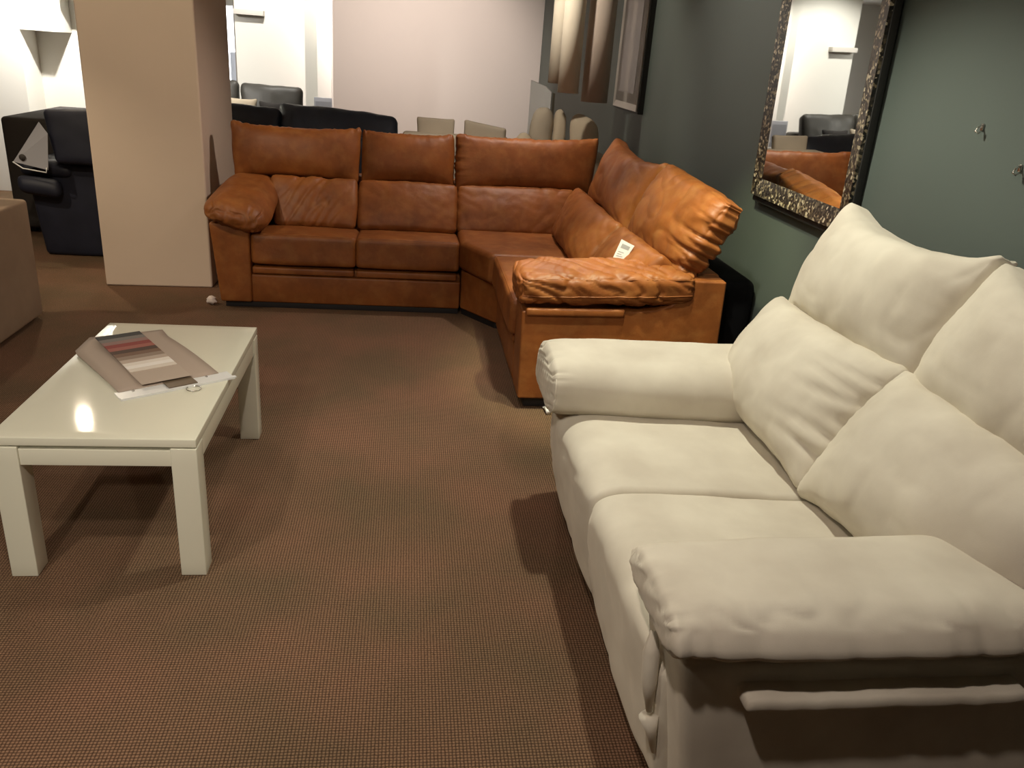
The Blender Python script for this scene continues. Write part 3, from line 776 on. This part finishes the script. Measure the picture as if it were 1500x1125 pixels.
scatter('scatter_cushion', 'small cream scatter cushion on the charcoal sofa beside the dark grey one', (-1.65, 8.72, .605), .15, M['beige'], -.15, -.2, 6, T=.045)

# price holder standing on the floor by the pilaster
ps = thing('price_stand', 'pale price board on a slim stand before the white pilaster', 'sign', (-.90, 9.25, 0))
rbox('panel', (-.995, 9.23, .64), (-.81, 9.245, .925), M['cardw'], ps, r=.003)
quadslab('printed_sheet', [(-.98, 9.229, .67), (-.825, 9.229, .67), (-.825, 9.229, .885), (-.98, 9.229, .885)], .001, mat('grey_sheet', (.45, .46, .50), .6), ps, d=(0, -1, 0))
tube('pole', [V((-.90, 9.25, .01)), V((-.90, 9.25, .66))], .01, M['chrome'], ps, 8)
tube('foot_disc', [V((-.90, 9.25, 0)), V((-.90, 9.25, .012))], .08, M['chrome'], ps, 24)

# beige sofa behind the corner sofa, backs of its cushions show
bs = thing('beige_sofa', 'pale beige sofa almost hidden behind the cognac leather corner sofa', 'sofa', (.5, 6.6, 0))
rbox('back_frame', (-.05, 6.35, .05), (.76, 6.55, .90), M['taupe'], bs, r=.03, cell=.06)
rbox('base', (-.05, 6.55, .05), (1.50, 7.35, .42), M['taupe'], bs, r=.03, cell=.06)
rbox('shelf_back', (.77, 6.05, .05), (1.50, 6.52, .83), M['taupe'], bs, r=.03, cell=.06)
rbox('foot', (.0, 6.45, 0), (.06, 6.51, .05), M['plinth'], bs, r=.003)
rbox('foot', (1.40, 6.35, 0), (1.46, 6.41, .05), M['plinth'], bs, r=.003)
cush('headrest_cushion', bs, M['taupe'], [(.065, 6.50, .80), (.335, 6.50, .80), (.34, 6.54, 1.0), (.055, 6.54, 1.0)], .05, r=.02, edge=.7, q=.5, cell=.015, seed=91, ears=.006, lump=.002)
cush('headrest_cushion', bs, M['taupe'], [(.415, 6.52, .80), (.73, 6.44, .79), (.725, 6.44, .965), (.42, 6.54, 1.005)], .05, r=.02, edge=.7, q=.5, cell=.015, seed=92, ears=.006, lump=.002)
gq = 'beige pillows heaped at the right end of the beige sofa'
def pillow(lab, C, T, m, seed):
    o, _ = cush('pillow', None, m, C, T, r=.06, edge=.35, q=.5, cell=.013, lump=.008, seed=seed, ears=.004, bow=(.012, .012), back=1.)
    tag(o, lab, 'pillow', gq)
pillow('round plump beige pillow at the left of the upright heap, before the white panel', [(.90, 6.36, .855), (1.03, 6.27, .855), (1.05, 6.34, 1.14), (.95, 6.45, 1.12)], .085, M['taupe'], 1)
pillow('narrow pale pillow squeezed upright in the middle of the heap', [(1.075, 6.30, .86), (1.14, 6.245, .86), (1.15, 6.31, 1.125), (1.085, 6.38, 1.13)], .042, M['beige'], 2)
pillow('large pale beige pillow at the wall end of the heap, below the taupe shade', [(1.18, 6.17, .85), (1.36, 6.07, .85), (1.36, 6.15, 1.085), (1.19, 6.27, 1.125)], .065, M['beige'], 3)
pillow('low cream pillow lying flat at the left foot of the heap', [(.78, 6.27, .86), (.90, 6.25, .86), (.89, 6.28, .955), (.79, 6.30, .935)], .035, M['beige'], 4)
wp = thing('white_panel', 'glossy white panel rising behind the beige pillows', 'panel', (1.05, 7.5, 0))
quadslab('panel', [(1.05, 7.60, 0), (1.23, 7.45, 0), (1.215, 7.45, 1.205), (1.17, 7.50, 1.25), (1.05, 7.60, 1.29)], .02, M['litwhite'], wp, d=(.6, .7, 0))
quadslab('side_edge', [(1.23, 7.45, 0), (1.26, 7.50, 0), (1.25, 7.50, 1.20), (1.215, 7.45, 1.205)], .012, M['taupe'], wp, d=(.6, .7, 0))

# black armchair left of the column, with a price card
na = thing('navy_armchair', 'almost black navy leather armchair with a square cushion, left of the column', 'armchair', (-2.2, 6.1, 0))
rbox('base', (-2.50, 5.83, .0), (-1.90, 6.6, .62), M['navy'], na, r=.03, cell=.05, lump=.01, taper=lambda p: (p.x+.06*(1-p.z/.62), p.y, p.z))
cush('back_cushion', na, M['navy'], [(-2.26, 5.80, .62), (-1.85, 5.80, .62), (-1.85, 5.86, .985), (-2.33, 5.86, .955)], .10, r=.04, edge=.8, q=.4, cell=.02, lump=.006, seed=95)
cush('arm_roll', na, M['navy'], [(-2.52, 5.76, .43), (-2.26, 5.76, .40), (-2.26, 5.80, .52), (-2.54, 5.80, .54)], .05, r=.05, edge=.7, q=.5, cell=.02, lump=.004, seed=96)
cush('arm_roll', na, M['navy'], [(-2.53, 5.82, .53), (-2.20, 5.82, .53), (-2.20, 5.88, .63), (-2.53, 5.88, .63)], .05, r=.05, edge=.7, q=.5, cell=.02, lump=.004, seed=97)
gb = thing('dark_grey_sofa', 'dark grey fabric sofa end showing behind the navy armchair', 'sofa', (-2.7, 6.9, 0))
rbox('arm', (-2.88, 6.45, .04), (-2.50, 7.5, .83), M['greyarm'], gb, r=.03, cell=.08)
rbox('base', (-2.52, 6.66, .04), (-1.90, 7.5, .50), M['greyarm'], gb, r=.03, cell=.08)
for p in ((-2.82, 6.52), (-2.82, 7.4), (-2.0, 7.4)): rbox('foot', (p[0], p[1], 0), (p[0]+.05, p[1]+.05, .045), M['plinth'], gb, r=.003)
pc = thing('price_card', 'grey slanted price board leaning on the navy armchair', 'sign', (-2.4, 5.72, .6))
quadslab('card', [(-2.50, 5.70, .635), (-2.28, 5.66, .60), (-2.27, 5.70, .82), (-2.33, 5.74, .885)], .004, M['cardg'], pc, d=(0, -1, 0))
tube('border_strip', [V((-2.50, 5.69, .635)), V((-2.44, 5.675, .600)), V((-2.29, 5.65, .585)), V((-2.285, 5.65, .615))], .004, M['headerw'], pc, 6)
tube('emblem', [V((-2.435, 5.683, .668)), V((-2.435, 5.678, .668))], .02, M['greyarm'], pc, 20, label='dark round emblem')

# brown fabric armchair at the left edge
ba = thing('brown_armchair', 'brown fabric armchair cut by the left edge, with a dark cushion', 'armchair', (-2.5, 4.3, 0))
rbox('arm', (-2.16, 3.55, .02), (-1.935, 4.50, .635), M['brown'], ba, r=.02, cell=.06, lump=.002)
rbox('base', (-3.0, 3.58, .02), (-2.15, 4.50, .42), M['brown'], ba, r=.02, cell=.06)
cush('back_cushion', ba, M['brownd'], [(-2.75, 4.22, .52), (-2.17, 4.22, .52), (-2.04, 4.34, .64), (-2.10, 4.36, .94)][::1] if False else [(-2.7, 4.30, .50), (-2.03, 4.30, .60), (-2.06, 4.36, .90), (-2.7, 4.36, .92)], .10, r=.06, edge=.6, q=.5, cell=.025, seed=98)
for p in ((-2.02, 3.62), (-2.02, 4.40), (-2.95, 3.62), (-2.95, 4.40)): rbox('foot', (p[0], p[1], 0), (p[0]+.05, p[1]+.05, .025), M['plinth'], ba, r=.003)

# ------------------------------------------------------------------ ceiling spotlights (fittings + lamps), a few added only to brighten surfaces
def K2(t):
    return {'warm': (1, .84, .62), 'amber': (1, .98, .62), 'rose': (1, .85, .78), 'white': (1, .96, .89), 'neutral': (1, .90, .76), 'pink': (1, .84, .74), 'cool': (1, .97, .82), 'day': (.95, .97, 1)}[t]
def spot(x, y, aim, power, colr, ang=100, blend=.6, rad=.035, z=CZ, fit=True, lab=None):
    if fit:
        t = thing('ceiling_spotlight', lab or 'small white ceiling spotlight over the showroom', 'spotlight', (x, y, z), 'white ceiling spotlights')
        vs, fs = [], []; n = 24
        d = (V(aim)-V((x, y, z-.06))).normalized()
        tube('housing', [V((x, y, z-.035))-d*.045, V((x, y, z-.035))+d*.03], .035, M['lampbody'], t, 20)
        tube('stem', [V((x, y, z)), V((x, y, z-.03))], .012, M['lampbody'], t, 10)
        tube('bulb', [V((x, y, z-.035))+d*.031, V((x, y, z-.035))+d*.034], .027, M['lampglow'], t, 20)
    l = bpy.data.lights.new('spot_light', 'SPOT'); l.energy = power; l.color = K2(colr); l.spot_size = math.radians(ang); l.spot_blend = blend; l.shadow_soft_size = rad
    o = bpy.data.objects.new('spot_light', l); COL.objects.link(o)
    p = V((x, y, z-.035)); d = (V(aim)-p).normalized()
    o.location = p+d*.05
    o.rotation_euler = d.to_track_quat('-Z', 'Y').to_euler()
    return o
LIGHTS = [
    # x, y, aim, power, colour, angle
    (-1.30, 1.05, (-.8, 2.4, 0), 55, 'neutral', 100),
    (-2.46, 6.12, (-.9, 3.6, .2), 60, 'warm', 110),
    (.62, 2.75, (1.0, 2.45, .4), 98, 'cool', 112),
    (-.20, .55, (.6, 1.7, .2), 55, 'pink', 115),
    (.80, 3.05, (1.12, 3.6, .6), 140, 'amber', 56),
    (.70, 5.02, (-.1, 4.75, .0), 62, 'pink', 120),
    (-1.55, 3.2, (-1.5, 5.2, 1.1), 70, 'warm', 58),  # added narrow spot, brightens the column front only
    (0.0, 8.8, (-.2, 11.2, .9), 240, 'rose', 110),
    (-1.4, 8.75, (-1.4, 9.65, 1.0), 60, 'white', 120),
    (-2.6, 7.35, (-3.2, 8.4, 1.0), 240, 'white', 125),
    (-3.1, 4.1, (-2.4, 4.7, 0), 80, 'warm', 80),
    (.30, 5.46, (1.2, 6.2, 1.2), 46, 'neutral', 115),
    (.55, 4.15, (1.65, 4.35, 1.7), 40, 'rose', 75),  # added lamp, lifts the dark middle of the right wall
    (-1.0, -.7, (-.85, 2.2, .3), 95, 'neutral', 38),  # added fill from behind the camera for the table's front face
    (-.15, 3.55, (0, 3.75, 0), 30, 'rose', 56),  # added lamp making a rosy light pool on the mid carpet
]
for a in LIGHTS: spot(*a)

w = bpy.data.worlds.new('World'); SC.world = w; w.use_nodes = True
w.node_tree.nodes['Background'].inputs['Color'].default_value = (.9, .85, .8, 1)
w.node_tree.nodes['Background'].inputs['Strength'].default_value = .05

# ------------------------------------------------------------------ camera
f, pitch, roll, H, yaw = 1200.19, .384421, .0769407, 1.511, .1421826
F = V((math.sin(yaw)*math.cos(pitch), math.cos(yaw)*math.cos(pitch), -math.sin(pitch)))
R0 = V((math.cos(yaw), -math.sin(yaw), 0)); U0 = R0.cross(F)
R = R0*math.cos(roll)+U0*math.sin(roll); U = U0*math.cos(roll)-R0*math.sin(roll)
cam = bpy.data.cameras.new('camera'); co = bpy.data.objects.new('camera', cam); COL.objects.link(co)
cam.sensor_width = 36; cam.lens = f/1500*36; cam.clip_start = .02; cam.clip_end = 60
mtx = Matrix((R, U, -F)).transposed().to_4x4(); mtx.translation = V((0, 0, H))
co.matrix_world = mtx
SC.camera = co
SC.view_settings.view_transform = 'Standard'; SC.view_settings.look = 'None'
SC.view_settings.gamma = 1; SC.view_settings.use_curve_mapping = False
SC.view_settings.exposure = .2
